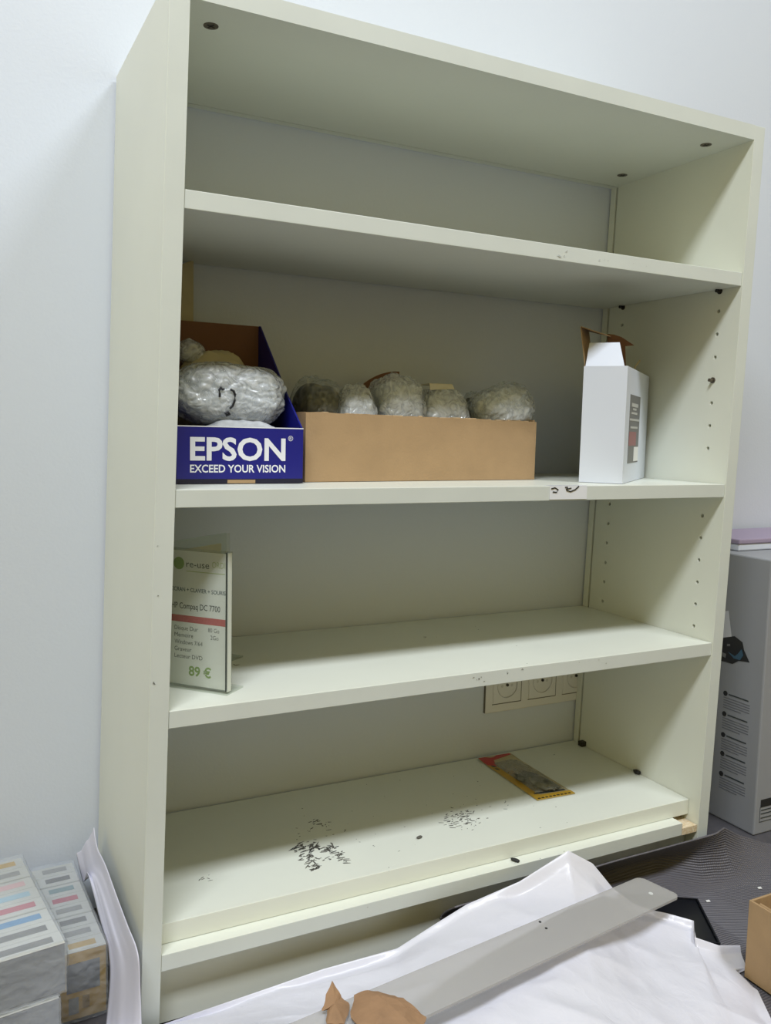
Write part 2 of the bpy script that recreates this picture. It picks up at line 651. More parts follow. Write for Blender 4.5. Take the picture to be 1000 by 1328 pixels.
for k in range(3):
    cx, cz = plate_x0 + .041 + .071 * k, plate_z0 + .042
    box(bm, cx - .0285, cx + .0285, WALL - .0045, WALL - .0038, cz - .0290, cz - .0279)
    box(bm, cx + .0279, cx + .0288, WALL - .0045, WALL - .0038, cz - .0285, cz + .0285)
obj('shadow_gap', bm, material('gap_shade', srgb(110, 104, 92), .8), sock)  # dark strips paint in the shade along the plate and insert edges

# ---------------------------------------------------------------- wrapped bundles
def superell(d, e):
    s = (abs(d.x) ** e + abs(d.y) ** e + abs(d.z) ** e) ** (1 / e)
    return d / s


def lump(bm, c, r, rot, seed, e=2.6, amp=.10, fine=.03, sub=5, taper=0., flat_top=None):
    b = bmesh.new()
    bmesh.ops.create_icosphere(b, subdivisions=sub, radius=1)
    off = Vector((seed * 7.3, seed * 3.1, seed * 1.7))
    q = Matrix.Rotation(rot[2], 3, 'Z') @ Matrix.Rotation(rot[1], 3, 'Y') @ Matrix.Rotation(rot[0], 3, 'X')
    for v in b.verts:
        d = v.co.normalized()
        p = superell(d, e)
        n = noise.noise(d * 1.6 + off) * amp + noise.noise(d * 5 + off) * amp * .35
        cr = (abs(noise.noise(d * 4.5 + off)) - .2) * fine * 1.6 - (abs(noise.noise(d * 10 + off)) - .2) * fine * .7
        p = p * (1 + n + cr)
        k = 1 - taper * p.z
        p = Vector((p.x * k * r[0], p.y * k * r[1], p.z * r[2]))
        if flat_top is not None and p.z > flat_top * r[2]:
            p.z = flat_top * r[2] + (p.z - flat_top * r[2]) * .12
        v.co = q @ p + c
    merge(bm, b)


def bundle(name, label, group, c, r, rot, seed, core, e=2.6, amp=.1, taper=0., fine=.05, flat_top=None, film=None):
    c = Vector(c)
    t = thing(name, label, 'wrapped item', (c.x, c.y, c.z - r[2]), group)
    b = bmesh.new()
    lump(b, c, [x * .86 for x in r], rot, seed, e + .6, amp * .7, .01, 4, taper, flat_top)
    obj('wrapped_core', b, core, t, True)
    b = bmesh.new()
    lump(b, c, r, rot, seed, e, amp, fine, 6, taper, flat_top)
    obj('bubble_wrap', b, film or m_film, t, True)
    return t


m_core_grey = material('core_grey', srgb(226, 231, 236), .3, 0, 30., .2, 100., col2=srgb(176, 182, 186))
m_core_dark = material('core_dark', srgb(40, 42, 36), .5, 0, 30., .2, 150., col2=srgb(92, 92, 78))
m_core_pale = material('core_pale', srgb(234, 239, 244), .3, 0, 30., .2, 100., col2=srgb(196, 202, 208))

# ---------------------------------------------------------------- blue display box
BX0, BX1, BY0, BY1, BZ = .0365, .1815, .078, .236, S3 + .0006
FZ, BKZ = .0625, .192
dbox = thing('display_box', 'blue open-topped display box with large white lettering, at the left of the middle shelf', 'box',
             ((BX0 + BX1) / 2, (BY0 + BY1) / 2, BZ))
bm = bmesh.new()
box(bm, BX0, BX1, BY0, BY0 + .0018, BZ, BZ + FZ, 0, .0004)
front = obj('front_panel', bm, m_blue, dbox)
X, Z = Vector((1, 0, 0)), Vector((0, 0, 1))
lettering('white_lettering', 'EPSON', m_white_ink, Vector((BX0 + .0145, BY0, BZ + .0262)), X, Z, .0345, front, offset=.0009, width=.109)
lettering('white_lettering', 'EXCEED YOUR VISION', m_white_ink, Vector((BX0 + .0145, BY0, BZ + .0125)), X, Z, .0118, front, offset=.00022, width=.109)
lettering('white_lettering', '\u00ae', m_white_ink, Vector((BX0 + .1265, BY0, BZ + .048)), X, Z, .008, front)
bm = bmesh.new()
box(bm, BX0, BX1, BY0 - .0002, BY0 + .001, BZ, BZ + .0052)
obj('dark_base_band', bm, m_blue_edge, front)
bm = bmesh.new()
box(bm, BX0 + .056, BX0 + .088, BY0 - .0005, BY0 + .001, BZ + .0004, BZ + .0042)
obj('cardboard_tab', bm, m_card, front)
bm = bmesh.new()
box(bm, BX0, BX1, BY0 - .0002, BY0 + .0019, BZ + FZ - .0008, BZ + FZ + .0003)
obj('white_fold_edge', bm, m_white_ink, front)
for x in (BX0, BX1 - .0018):
    bm = bmesh.new()
    y0, y1 = BY0 + .0018, BY1 - .0018
    plate(bm, [(x, y0, BZ), (x, y1, BZ), (x, y1, BZ + BKZ), (x, y1 - .004, BZ + BKZ), (x, y0 + .05, BZ + FZ + .040), (x, y0, BZ + FZ)], (1, 0, 0), .0018)
    obj('side_panel', bm, m_blue, dbox)
bm = bmesh.new()
box(bm, BX0, BX1, BY1 - .0018, BY1, BZ, BZ + BKZ)
obj('back_panel', bm, m_brown, dbox)
bm = bmesh.new()
box(bm, BX0 + .0018, BX1 - .0018, BY0 + .0018, BY1 - .0018, BZ, BZ + .0015)
obj('base_panel', bm, m_brown, dbox)

p = at(302, 513, 1, .135)
roll = bundle('bubble_wrap_roll', 'big clear bubble-wrapped roll with a black marker squiggle, in the blue box', 'bubble-wrapped items on the middle shelf',
              (.1095, .135, p.z), (.066, .040, .0355), (0, .02, 0), 3, m_core_grey, e=3.0, amp=.06, fine=.045)
b = bmesh.new()


def on_roll(u, v):
    q = at(u, v, 1, .098)
    dz = (q.z - p.z) / .0365
    dx = (q.x - .1095) / .07
    q2 = .135 - .0415 * max(0, 1 - abs(dz) ** 3 - abs(dx) ** 3) ** (1 / 3)
    return at(u, v, 1, q2 - .0010)


tube(b, [on_roll(*q) for q in ((299, 505), (303, 507), (305, 512), (304.5, 519), (302, 526), (298, 530))], .0014, 6)
tube(b, [on_roll(*q) for q in ((287, 502), (284, 506), (285, 510), (285, 515))], .0013, 6)
tube(b, [on_roll(*q) for q in ((286, 503), (289, 505), (291, 504))], .0013, 6)
tube(b, [on_roll(*q) for q in ((291, 536), (296, 534), (298, 537), (293, 539))], .0016, 6)
obj('marker_squiggle', b, m_ink, roll)
q = at(310, 552, 1, .105)
t = thing('white_bundle', 'small white crumpled bundle under the big roll, at the front of the blue box', 'wrapped item', (.115, .106, BZ + .002))
b = bmesh.new()
lump(b, Vector((.118, .1065, BZ + .0365)), (.052, .0235, .0335), (0, .04, 0), 9, 2.6, .08, .05, 5)
obj('white_wrap', b, material('white_wrap', srgb(196, 199, 202), .3, 0, 40., .5, 60., col2=srgb(150, 153, 154)), t, True)
t = thing('beige_packet', 'yellowish beige paper packet at the back of the blue box', 'packet', (.10, .205, BZ + .002))
b = bmesh.new()
lump(b, Vector((.114, .205, BZ + .077)), (.050, .0235, .0745), (0, .0, 0), 21, 4., .10, .02, 5, .12)
obj('paper_wrap', b, m_beige, t, True)
pk = at(262, 462, 1, .20)
b = bmesh.new()
lump(b, Vector((.084, .205, pk.z + .004)), (.016, .017, .014), (0, .4, 0), 22, 3., .12, .06, 4)
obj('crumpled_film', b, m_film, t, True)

# ---------------------------------------------------------------- cardboard tray with bundles
A, B = Vector((.1925, .0985, S3 + .0006)), Vector((.5430, .1220, S3 + .0006))
TX = (B - A).normalized()
TY = Vector((-TX.y, TX.x, 0))
TL, TD, TZ = (B - A).length, .132, .0820
tray = thing('cardboard_tray', 'long low brown cardboard tray in the middle of the middle shelf', 'tray', A + TX * TL / 2 + TY * TD / 2)


def tray_wall(x0, x1, y0, y1, seed, name):
    bm = bmesh.new()
    n = 24
    rr = random.Random(seed)
    prev = None
    for i in range(n + 1):
        t = i / n
        h = TZ + rr.uniform(-.0006, .0006) + (-.0025 * t if name == 'front_panel' else 0)
        if x1 - x0 > y1 - y0:
            a, c = A + TX * (x0 + (x1 - x0) * t) + TY * y0, A + TX * (x0 + (x1 - x0) * t) + TY * y1
        else:
            a, c = A + TX * x0 + TY * (y0 + (y1 - y0) * t), A + TX * x1 + TY * (y0 + (y1 - y0) * t)
        ring = [bm.verts.new(v) for v in (a, c, c + Z * h, a + Z * h)]
        if prev:
            for k in range(4):
                bm.faces.new((prev[k], prev[(k + 1) % 4], ring[(k + 1) % 4], ring[k]))
        else:
            bm.faces.new(ring[::-1])
        prev = ring
    bm.faces.new(prev)
    return obj(name, bm, m_card, tray)


tray_wall(0, TL, 0, .0035, 1, 'front_panel')
tray_wall(0, TL, TD - .0035, TD, 2, 'back_panel')
tray_wall(0, .0035, .0036, TD - .0036, 3, 'end_panel')
tray_wall(TL - .0035, TL, .0036, TD - .0036, 4, 'end_panel')
bm = bmesh.new()
frame_box(bm, A, TX, TY, Z, .0036, TL - .0036, .0036, TD - .0036, 0, .0035)
obj('base_panel', bm, m_card, tray)
rr = random.Random(4)
bm = bmesh.new()
for i in range(26):
    x = rr.uniform(.002, TL - .02)
    l = rr.uniform(.004, .018)
    z1 = TZ - .0025 * x / TL
    frame_box(bm, A + TX * x, TX, TY, Z, 0, l, .0002, .0033, z1 - .0006, z1 + rr.uniform(.0002, .0012))
o = obj('frayed_rim', bm, m_card_edge, tray)
o['kind'] = 'stuff'

G = 'bubble-wrapped items on the middle shelf'
TB = S3 + .0045


def tray_bundle(u0, u1, vtop, y, ry, seed, core, label, rot=(0, 0, 0), e=2.8, taper=0., flat_top=None, amp=.10, name='bubble_wrap_bundle', fine=.05, film=None):
    pa, pb = at(u0, vtop + 25, 1, y), at(u1, vtop + 25, 1, y)
    top = at((u0 + u1) / 2, vtop, 1, y - ry * .3).z
    rz = (top - TB) / 2
    return bundle(name, label, G, ((pa.x + pb.x) / 2, y, TB + rz), ((pb.x - pa.x) / 2 * 1.04, ry, rz), rot, seed, core, e, amp, taper, fine, flat_top, film)


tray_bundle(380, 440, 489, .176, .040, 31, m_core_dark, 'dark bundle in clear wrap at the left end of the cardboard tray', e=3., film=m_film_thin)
tray_bundle(431, 487, 499, .150, .036, 32, m_core_pale, 'low pale bubble-wrapped bundle, second from the left in the cardboard tray', taper=.26)
tray_bundle(482, 541, 486, .162, .040, 33, m_core_grey, 'rounded upright bubble-wrapped bundle in the middle of the cardboard tray', e=3.2, amp=.06)
tray_bundle(538, 603, 501, .160, .036, 34, m_core_grey, 'bubble-wrapped bundle tapering to a flat cream top, in the cardboard tray', taper=.24, flat_top=.93, e=3.4, amp=.05)
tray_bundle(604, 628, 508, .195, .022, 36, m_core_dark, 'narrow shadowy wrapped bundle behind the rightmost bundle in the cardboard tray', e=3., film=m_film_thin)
pc = at(655, 524, 1, .160)
bundle('bubble_wrap_bundle', 'fat rounded bubble-wrapped bundle at the right end of the cardboard tray', G, (pc.x - .006, .160, pc.z - .008), (.0475, .036, .0345), (0, -.38, 0), 35, m_core_pale, 2.5, .09)
q0, q1 = at(553, 499, 1, .150), at(583, 501, 1, .150)
bun = [o for o in C.objects if o.get('label', '').startswith('bubble-wrapped bundle tapering')][0]
bm = bmesh.new()
plate(bm, [(q0.x, .142, q0.z + .0005), (q1.x, .143, q1.z + .0015), (q1.x + .001, .168, q1.z + .001), (q0.x + .001, .166, q0.z)], (0, 0, 1), .0012)
plate(bm, [(q0.x, .1405, q0.z - .007), (q1.x + .002, .1405, q1.z - .004), (q1.x, .143, q1.z + .0015), (q0.x, .142, q0.z + .0005)], (0, -1, 0), .0008)
o = obj('cream_lid', bm, material('cream_card', srgb(206, 200, 178), .6), bun)
o['label'] = 'cream flat lid showing through the wrap'
# curved brown board standing behind the middle bundle
t = thing('brown_card_strip', 'curved brown card strip sticking up behind the middle bundle in the cardboard tray', 'card', (.31, .215, TB))
bm = bmesh.new()
qa, qb = at(462, 505, 1, .214), at(518, 482, 1, .214)
surface(bm, lambda u, v: Vector((qa.x + (qb.x - qa.x) * u, .214 + .006 * math.sin(u * 3.1), TB + (qa.z - TB + (qb.z - qa.z) * math.sin(min(1, u * 1.05) * 1.57)) * v)), 16, 6)
o = obj('card', bm, m_brown, t, True)
solidify(o, .0016)

# ---------------------------------------------------------------- tall white box with open flaps
O = Vector((.6105, .0215, S3 + .0006))
a = math.radians(38.7)
UX, UY = Vector((math.cos(a), math.sin(a), 0)), Vector((-math.sin(a), math.cos(a), 0))
BL, BW, BH = .213, .057, .1540
wb = thing('white_box', 'narrow tall white box with open brown-lined flaps, at the right of the middle shelf', 'box', O + UX * BL / 2 + UY * BW / 2)
for nm, args in (('end_panel', (0, .0012, 0, BW)), ('end_panel', (BL - .0012, BL, 0, BW)), ('long_panel', (.0013, BL - .0013, 0, .0012)),
                 ('long_panel', (.0013, BL - .0013, BW - .0012, BW))):
    bm = bmesh.new()
    frame_box(bm, O, UX, UY, Z, *args, 0, BH)
    o = obj(nm, bm, m_white, wb)
    if nm == 'long_panel' and args[2] == 0:
        face = o
bm = bmesh.new()
frame_box(bm, O, UX, UY, Z, .0013, BL - .0013, .0013, BW - .0013, 0, .0012)
obj('base_panel', bm, m_white, wb)
# end flap standing up, its white outside to the room
bm = bmesh.new()
P0, P1 = O + UY * .0045 + Z * BH, O + UY * (BW - .002) + Z * BH
bend = UX * .015
plate(bm, [P0, P1, P1 - UY * .001 + Z * .032 + bend, P0 + UY * .010 + Z * .032 + bend], UX, .0010)
obj('end_flap', bm, m_white, wb)
# long flap on the far side, brown inside, folded with its tongue hanging over
bm = bmesh.new()
Q0, Q1 = O + UX * .004 + UY * (BW - .001) + Z * BH, O + UX * .060 + UY * (BW - .001) + Z * BH
up1 = Z * .052 + UY * .008
plate(bm, [Q0, Q1, Q1 + up1, Q0 + up1], UY, .001)
fl = obj('long_flap', bm, m_card, wb)
bm = bmesh.new()
R0, R1 = Q0 + up1, Q1 + up1
plate(bm, [R0, R1, R1 - UY * .030 - Z * .008, R0 + UX * .012 - UY * .036 - Z * .012], Z, .001)
obj('tuck_tongue', bm, m_card, fl)
bm = bmesh.new()
plate(bm, [at(u, v, 1, .0855) for u, v in ((789, 480), (788, 433), (797, 434), (806, 437), (823, 448), (811, 449), (812, 480))], (0, 1, 0), .001)
obj('dust_flap', bm, m_brown, wb)
bm = bmesh.new()
tube(bm, [O + UX * .112 + UY * .01 + Z * (BH - .012), O + UX * .118 + UY * .008 + Z * (BH + .008), O + UX * .132 + UY * .004 + Z * (BH + .018)], .0012, 5)
obj('paper_shred', bm, m_beige, wb)
# label on the long side
bm = bmesh.new()
frame_box(bm, O, UX, UY, Z, .034, .128, -.0004, 0, .026, .119)
lab = obj('side_label', bm, m_grey_label, face)
lab['label'] = 'grey side label with red patch and barcode'


def lab_patch(name, x0, x1, z0, z1, mat):
    b = bmesh.new()
    frame_box(b, O, UX, UY, Z, x0, x1, -.0008, -.0003, z0, z1)
    o = obj(name, b, mat, face)
    return o


lab_patch('red_patch', .036, .10, .050, .069, m_pink)
lab_patch('barcode_patch', .086, .125, .028, .048, m_paper)
for z, x0, x1 in ((.103, .05, .105), (.093, .05, .10), (.084, .036, .124), (.0735, .045, .11), (.0985, .06, .09)):
    lab_patch('print_line', x0, x1, z, z + (.005 if z > .1 else .0028), material('label_print', srgb(190, 190, 186), .5) if 'label_print' not in bpy.data.materials else bpy.data.materials['label_print'])

# pale flap of paper standing in the back left corner
t = thing('paper_card', 'pale card standing in the back left corner above the blue box', 'card', (.035, .255, BZ))
bm = bmesh.new()
qa, qb = at(250, 338, 1, .262), at(251, 384, 1, .262)
plate(bm, [(qb.x + .0, .262, BZ), (qa.x + .001, .262, qa.z + .001), (qa.x - .030, .250, qa.z - .014), (qb.x - .030, .250, BZ)], (0, 1, 0), .0012)
obj('card', bm, m_beige, t)

# ---------------------------------------------------------------- acrylic sign holders on the fourth shelf
SO = Vector((.0795, .0330, S4 + .0004))              # right front foot
SE = Vector((.0205, .1000, S4 + .0004))
SX = (SO - SE).normalized()                         # reading direction, left to right
SN = SX.cross(Z).normalized()                       # towards the room
SW, SH = .0895, .1545
S0 = SO - SX * SW
sign = thing('sign_holder', 'clear acrylic sign holder with a price sheet, at the left of the fourth shelf', 'sign holder', S0 + SX * SW / 2 - SN * .01)
bm = bmesh.new()
frame_box(bm, S0, SX, -SN, Z, 0, SW, 0, .0015, .002, SH, .0003)
obj('front_pane', bm, m_acrylic, sign)
bm = bmesh.new()
frame_box(bm, S0, SX, -SN, Z, 0, SW + .0005, .0085, .0100, .002, SH - .001, .0003)
obj('rear_pane', bm, m_acrylic, sign)
bm = bmesh.new()
frame_box(bm, S0, SX, -SN, Z, SW - .0012, SW + .0005, .0016, .0084, .002, SH - .002)
obj('side_strip', bm, material('milky_strip', srgb(214, 218, 206), .25), sign)
bm = bmesh.new()
frame_box(bm, S0, SX, -SN, Z, 0, SW + .003, -.004, .030, -.0002, .0019, .0003)
obj('foot_plate', bm, m_acrylic, sign)
bm = bmesh.new()
frame_box(bm, S0, SX, -SN, Z, SW - .0016, SW - .0004, -.0003, .0012, .003, SH - .001)
obj('dark_pane_edge', bm, material('pane_edge', srgb(52, 58, 54), .3), sign)
bm = bmesh.new()
frame_box(bm, S0, SX, -SN, Z, .001, SW - .0022, .0018, .0022, .0035, SH - .003)
sheet = obj('price_sheet', bm, m_paper, sign)


def sl(text, x, z, size, mat, width=None, offset=0.):
    lettering('printed_line', text, mat, S0 + SX * x + Z * z - SN * .00172, SX, Z, size, sheet, offset=offset, width=width, depth=.00005)


xl = SW - .0655        # where the side panel stops hiding the sheet
sl('re-use', xl + .013, SH - .0205, .0105, m_text, .029)
sl('ORDI', xl + .0455, SH - .0190, .0095, m_pale_green, .0165)
bm = bmesh.new()
cyl(bm, S0 + SX * (xl + .0035) - SN * .00165 + Z * (SH - .0170), S0 + SX * (xl + .0035) - SN * .00185 + Z * (SH - .0170), .0068, 24)
obj('round_logo', bm, m_green, sheet)


def bar(x0, x1, z0, z1, mat, name):
    b = bmesh.new()
    frame_box(b, S0 - SN * .00174, SX, -SN, Z, x0, x1, -.00004, .0001, z0, z1)
    obj(name, b, mat, sheet)


bar(xl + .013, SW - .004, SH - .0255, SH - .0245, m_pale_green, 'thin_rule')
sl('+ ECRAN + CLAVIER + SOURIS', xl - .010, SH - .0475, .0062, m_blue_text, .0725, .0001)
sl('HP Compaq DC 7700', xl - .006, SH - .0665, .0092, m_text, .062, .0001)
bar(.0015, SW - .003, SH - .0815, SH - .0740, m_red, 'red_rule')
for i, (s, w) in enumerate((('Disque Dur', .030), ('Memoire', .024), ('Windows 7/64', .036), ('Graveur', .022), ('Lecteur DVD', .036))):
    sl(s, xl - .002, SH - .0905 - .0078 * i, .0068, m_text, w)
sl('80 Go', xl + .041, SH - .0895, .0068, m_text, .014)
sl('2Go', xl + .044, SH - .0975, .0068, m_text, .010)
sl('89 \u20ac', xl + .0165, .0145, .0150, m_green, .0285, .0004)

# a second, empty holder behind
EO, EE = Vector((.1300, .1900, S4 + .0004)), Vector((.0470, .1310, S4 + .0004))
EX = (EO - EE).normalized()
EN = EX.cross(Z).normalized()
EL = (EO - EE).length
emp = thing('sign_holder', 'empty clear acrylic sign holder standing behind the price sheet', 'sign holder', EE + EX * EL / 2)
bm = bmesh.new()
frame_box(bm, EE, EX, -EN, Z, 0, EL, 0, .0015, .002, .1545, .0003)
obj('front_pane', bm, m_acrylic, emp)
bm = bmesh.new()
frame_box(bm, EE, EX, -EN, Z, 0, EL, .005, .0065, .002, .1545, .0003)
obj('rear_pane', bm, m_acrylic, emp)
bm = bmesh.new()
frame_box(bm, EE, EX, -EN, Z, 0, EL, -.022, .0075, -.0002, .0019, .0003)
obj('foot_plate', bm, m_acrylic, emp)
bm = bmesh.new()
frame_box(bm, EE, EX, -EN, Z, .002, EL - .014, .0022, .0030, .003, .143)
obj('backing_card', bm, m_beige, emp)

# ---------------------------------------------------------------- blister pack on the bottom shelf
c = [at(697, 1039, 2, S5), at(746, 1030, 2, S5), at(662, 962, 2, S5), at(609, 980, 2, S5)]
for k in (2, 3):
    c[k].y = min(c[k].y, .268)
c[3].x, c[2].x = .565, .628
bp = thing('blister_pack', 'yellow-edged clear blister pack with a red corner lying on the bottom shelf', 'packet', (c[0] + c[1] + c[2] + c[3]) / 4)
bm = bmesh.new()
surface(bm, lambda u, v: (c[0] * (1 - u) + c[1] * u) * (1 - v) + (c[3] * (1 - u) + c[2] * u) * v + Z * (.0006 + .0015 * sm((v - .8) / .2) + .0008 * math.sin(u * 5) * v), 10, 20)
card = obj('backing_card', bm, m_beige, bp, True)
solidify(card, .0006, 1)


def on_card(u, v, h=.0):
    return (c[0] * (1 - u) + c[1] * u) * (1 - v) + (c[3] * (1 - u) + c[2] * u) * v + Z * (.0016 + h + .0015 * sm((v - .8) / .2) + .0008 * math.sin(u * 5) * v)


def card_patch(name, pts, mat, h=0., lab=None):
    b = bmesh.new()
    plate(b, [on_card(u, v, h) for u, v in pts], (0, 0, 1), .0003)
    o = obj(name, b, mat, card)
    if lab:
        o['label'] = lab


card_patch('yellow_border', [(0, 0), (1, 0), (1, .07), (.2, .085), (.22, .4), (.2, .72), (0, .84)], m_yellow, 0, 'yellow printed border')
card_patch('yellow_field', [(.2, .42), (.42, .40), (.40, .62), (.2, .72)], m_yellow, .0001)
card_patch('red_corner', [(0, .84), (.18, .77), (.30, .90), (.95, .97), (.95, 1), (0, 1)], m_red, .0001, 'red printed corner')
card_patch('dark_print', [(.12, .105), (.9, .085), (.9, .11), (.12, .13)], m_text, .0004)
for k in range(9):
    card_patch('dark_dash', [(.05 + .1 * k, .012), (.11 + .1 * k, .012), (.11 + .1 * k, .028), (.05 + .1 * k, .028)], m_black, .0004)
card_patch('dark_print', [(.06, .70), (.12, .68), (.12, .72), (.06, .74)], m_text, .0004)
card_patch('dark_print', [(.06, .77), (.14, .75), (.14, .79), (.06, .81)], m_text, .0004)
bm = bmesh.new()


def blister(u, v):
    uu, vv = .18 + .72 * u, .13 + .72 * v
    h = (.010 * (1 - abs(2 * u - 1) ** 3) * (1 - abs(2 * v - 1) ** 4)) * (1 + .35 * noise.noise(Vector((u * 6, v * 9, 3))))
    return on_card(uu, vv, .0004 + max(h, 0))


surface(bm, blister, 26, 40)
obj('clear_blister', bm, m_blister, card, True)
m_lint = material('grey_contents', srgb(150, 150, 140), .7, 0, 60., col2=srgb(80, 82, 74))
bm = bmesh.new()
lump(bm, on_card(.50, .30, .0035), (.017, .034, .0040), (0, 0, .25), 44, 2.4, .25, .25, 4)
obj('grey_contents', bm, m_lint, card, True)

# little dark bits
def bit(pix, z, r, name, label, mat=m_black, cat='debris', el=1.5, seed=0, axis=2, group=None):
    q = at(*pix, axis, z)
    b = bmesh.new()
    lump(b, q + Z * r * .55, (r * el, r, r * .6), (0, 0, seed * .7), seed, 2.4, .15, .1, 2)
    o = obj(name, b, mat, None, True)
    return tag(o, label, cat, group)


bit((826, 1003), S5, .0048, 'shelf_support', 'black shelf support lying on the bottom shelf against the right panel', m_black, 'fitting', 1.6, 2)
q = at(743, 961, 2, S5)
b = bmesh.new()
box(b, .757, .768, .246, .256, S5 + .0002, S5 + .0085, 0, .001)
tag(obj('plastic_plug', b, m_dark), 'small black plug in the back right corner of the bottom shelf', 'fitting')
bit((668, 1117), LEDGE, .0032, 'black_crumb', 'black crumb lying on the front ledge above the mat', m_black, 'debris', 1.9, 3)
bit((697, 1086), LEDGE, .0018, 'black_crumb', 'smaller black crumb at the back of the front ledge', m_black, 'debris', 1.2, 4)
bit((544, 1087), S5, .0026, 'grey_blob', 'grey flat blob on the bottom shelf between the two dirt patches', m_scuff, 'debris', 1.8, 5)
bit((653, 970), S5, .0032, 'white_crumb', 'white crumb behind the blister pack on the bottom shelf', m_paper, 'debris', 1.6, 6)

# ---------------------------------------------------------------- printer box at the right
HX, HY, HZ = .960, .061, .4485
hp = thing('printer_box', 'tall grey-white printer box standing on the floor right of the bookcase', 'box', (HX + .2, HY + .1, 0))
bm = bmesh.new()
box(bm, HX, HX + .40, HY, HY + .215, .0005, HZ, 0, .0025)
body = obj('carton', bm, m_box, hp)


def side(y0, y1, z0, z1, mat, name, d=.0006):
    b = bmesh.new()
    box(b, HX - d, HX + .0005, y0, y1, z0, z1)
    return obj(name, b, mat, body)


# product picture on the left face
def side_poly(name, pix, mat, d):
    b = bmesh.new()
    plate(b, [at(u, v, 0, HX - d) for u, v in pix], (-1, 0, 0), .0003)
    return obj(name, b, mat, body)


o = side_poly('product_picture', [(930, 828), (953, 825), (963, 833), (965, 843), (972, 859), (966, 858), (958, 857), (950, 861), (940, 858), (930, 856)], m_black, .0004)
o['label'] = 'dark product picture'
side_poly('picture_detail', [(944, 845), (953, 851), (957, 848), (962, 842), (964, 850), (960, 856), (952, 854)], material('teal_print', srgb(60, 92, 112), .5), .0008)
side_poly('picture_detail', [(937, 846), (942, 848), (941, 853), (937, 851)], m_grey_label, .0008)
side_poly('picture_detail', [(943, 835), (947, 835), (947, 838), (943, 838)], m_grey_label, .0008)
side_poly('pale_panel', [(938, 793), (945, 792), (949, 826), (936, 828)], material('pale_print', srgb(214, 216, 222), .5), .0003)
for k, (u, v) in enumerate(((941, 899), (939.5, 925.5), (938, 952.5), (937, 977), (935.5, 1003))):
    qd = at(u, v, 0, HX)
    b = bmesh.new()
    cyl(b, (HX - .0006, qd.y, qd.z), (HX, qd.y, qd.z), .0042, 14)
    obj('bullet_icon', b, m_black, body)
    b = bmesh.new()
    box(b, HX - .0006, HX, qd.y - .046, qd.y - .007, qd.z - .001, qd.z + .001)
    obj('heading_bar', b, m_text, body)
    b = bmesh.new()
    for j in range(5):
        y1 = qd.y + .003
        box(b, HX - .0004, HX, y1 - (.052 if j < 4 else .036), y1, qd.z - .0078 - .0042 * j, qd.z - .0062 - .0042 * j)
    o = obj('small_print', b, m_box_print, body)
    o['kind'] = 'stuff'
# shipping label on the front face
b = bmesh.new()
box(b, HX + .012, HX + .075, HY - .0006, HY + .0004, .046, .0585)
obj('black_label_block', b, m_black, body)
b = bmesh.new()
for x0, x1, z0, z1 in ((.011, .076, .0212, .022), (.011, .0118, .0212, .046), (.014, .06, .040, .0415), (.014, .05, .034, .0355), (.014, .045, .027, .0285)):
    box(b, HX + x0, HX + x1, HY - .0005, HY + .0004, z0, z1)
o = obj('label_print_lines', b, m_text, body)
bm = bmesh.new()
frame_box(bm, Vector((HX, HY, HZ)), Vector((1, 0, 0)), Vector((0, 1, 0)), Z, .001, .399, .1068, .1082, -.0003, .0004)
obj('tape_seam', bm, m_box_print, body)

fo = thing('lilac_folder', 'flat white package with a lilac top lying on the printer box', 'package', (HX + .23, .2, HZ))
b = bmesh.new()
box(b, HX + .03, HX + .38, .150, .270, HZ + .0006, HZ + .012, 0, .002)
obj('white_body', b, m_white, fo)
b = bmesh.new()
box(b, HX + .028, HX + .382, .148, .272, HZ + .0122, HZ + .0205, 0, .002)
obj('lilac_cover', b, m_lilac, fo)

# ---------------------------------------------------------------- ribbed rubber mat
def rubber():
    m = bpy.data.materials.new('ribbed_rubber')
    m.use_nodes = True
    nt = m.node_tree
    b = nt.nodes['Principled BSDF']
    b.inputs['Base Color'].default_value = (*srgb(100, 98, 104), 1)
    b.inputs['Roughness'].default_value = .42
    uv = nt.nodes.new('ShaderNodeUVMap')
    mp = nt.nodes.new('ShaderNodeMapping')
    nt.links.new(uv.outputs[0], mp.inputs[0])
    w1 = nt.nodes.new('ShaderNodeTexWave')
    w1.bands_direction = 'Y'
    w1.inputs['Scale'].default_value = 88.
    w1.inputs['Distortion'].default_value = .35
    w1.inputs['Detail Scale'].default_value = 1.
    w2 = nt.nodes.new('ShaderNodeTexWave')
    w2.bands_direction = 'X'
    w2.inputs['Scale'].default_value = 88.
    w2.inputs['Distortion'].default_value = .35
    for w in (w1, w2):
        nt.links.new(mp.outputs[0], w.inputs[0])
    sp = nt.nodes.new('ShaderNodeSeparateXYZ')
    nt.links.new(mp.outputs[0], sp.inputs[0])
    cr = nt.nodes.new('ShaderNodeMapRange')
    cr.inputs['From Min'].default_value = .44
    cr.inputs['From Max'].default_value = .52
    nt.links.new(sp.outputs[0], cr.inputs[0])
    mu = nt.nodes.new('ShaderNodeMath')
    mu.operation = 'MULTIPLY'
    nt.links.new(w2.outputs['Fac'], mu.inputs[0])
    nt.links.new(cr.outputs[0], mu.inputs[1])
    ad = nt.nodes.new('ShaderNodeMath')
    ad.operation = 'ADD'
    nt.links.new(w1.outputs['Fac'], ad.inputs[0])
    nt.links.new(mu.outputs[0], ad.inputs[1])
    bp = nt.nodes.new('ShaderNodeBump')
    bp.inputs['Strength'].default_value = .65
    bp.inputs['Distance'].default_value = .0016
    nt.links.new(ad.outputs[0], bp.inputs['Height'])
    nt.links.new(bp.outputs['Normal'], b.inputs['Normal'])
    return m


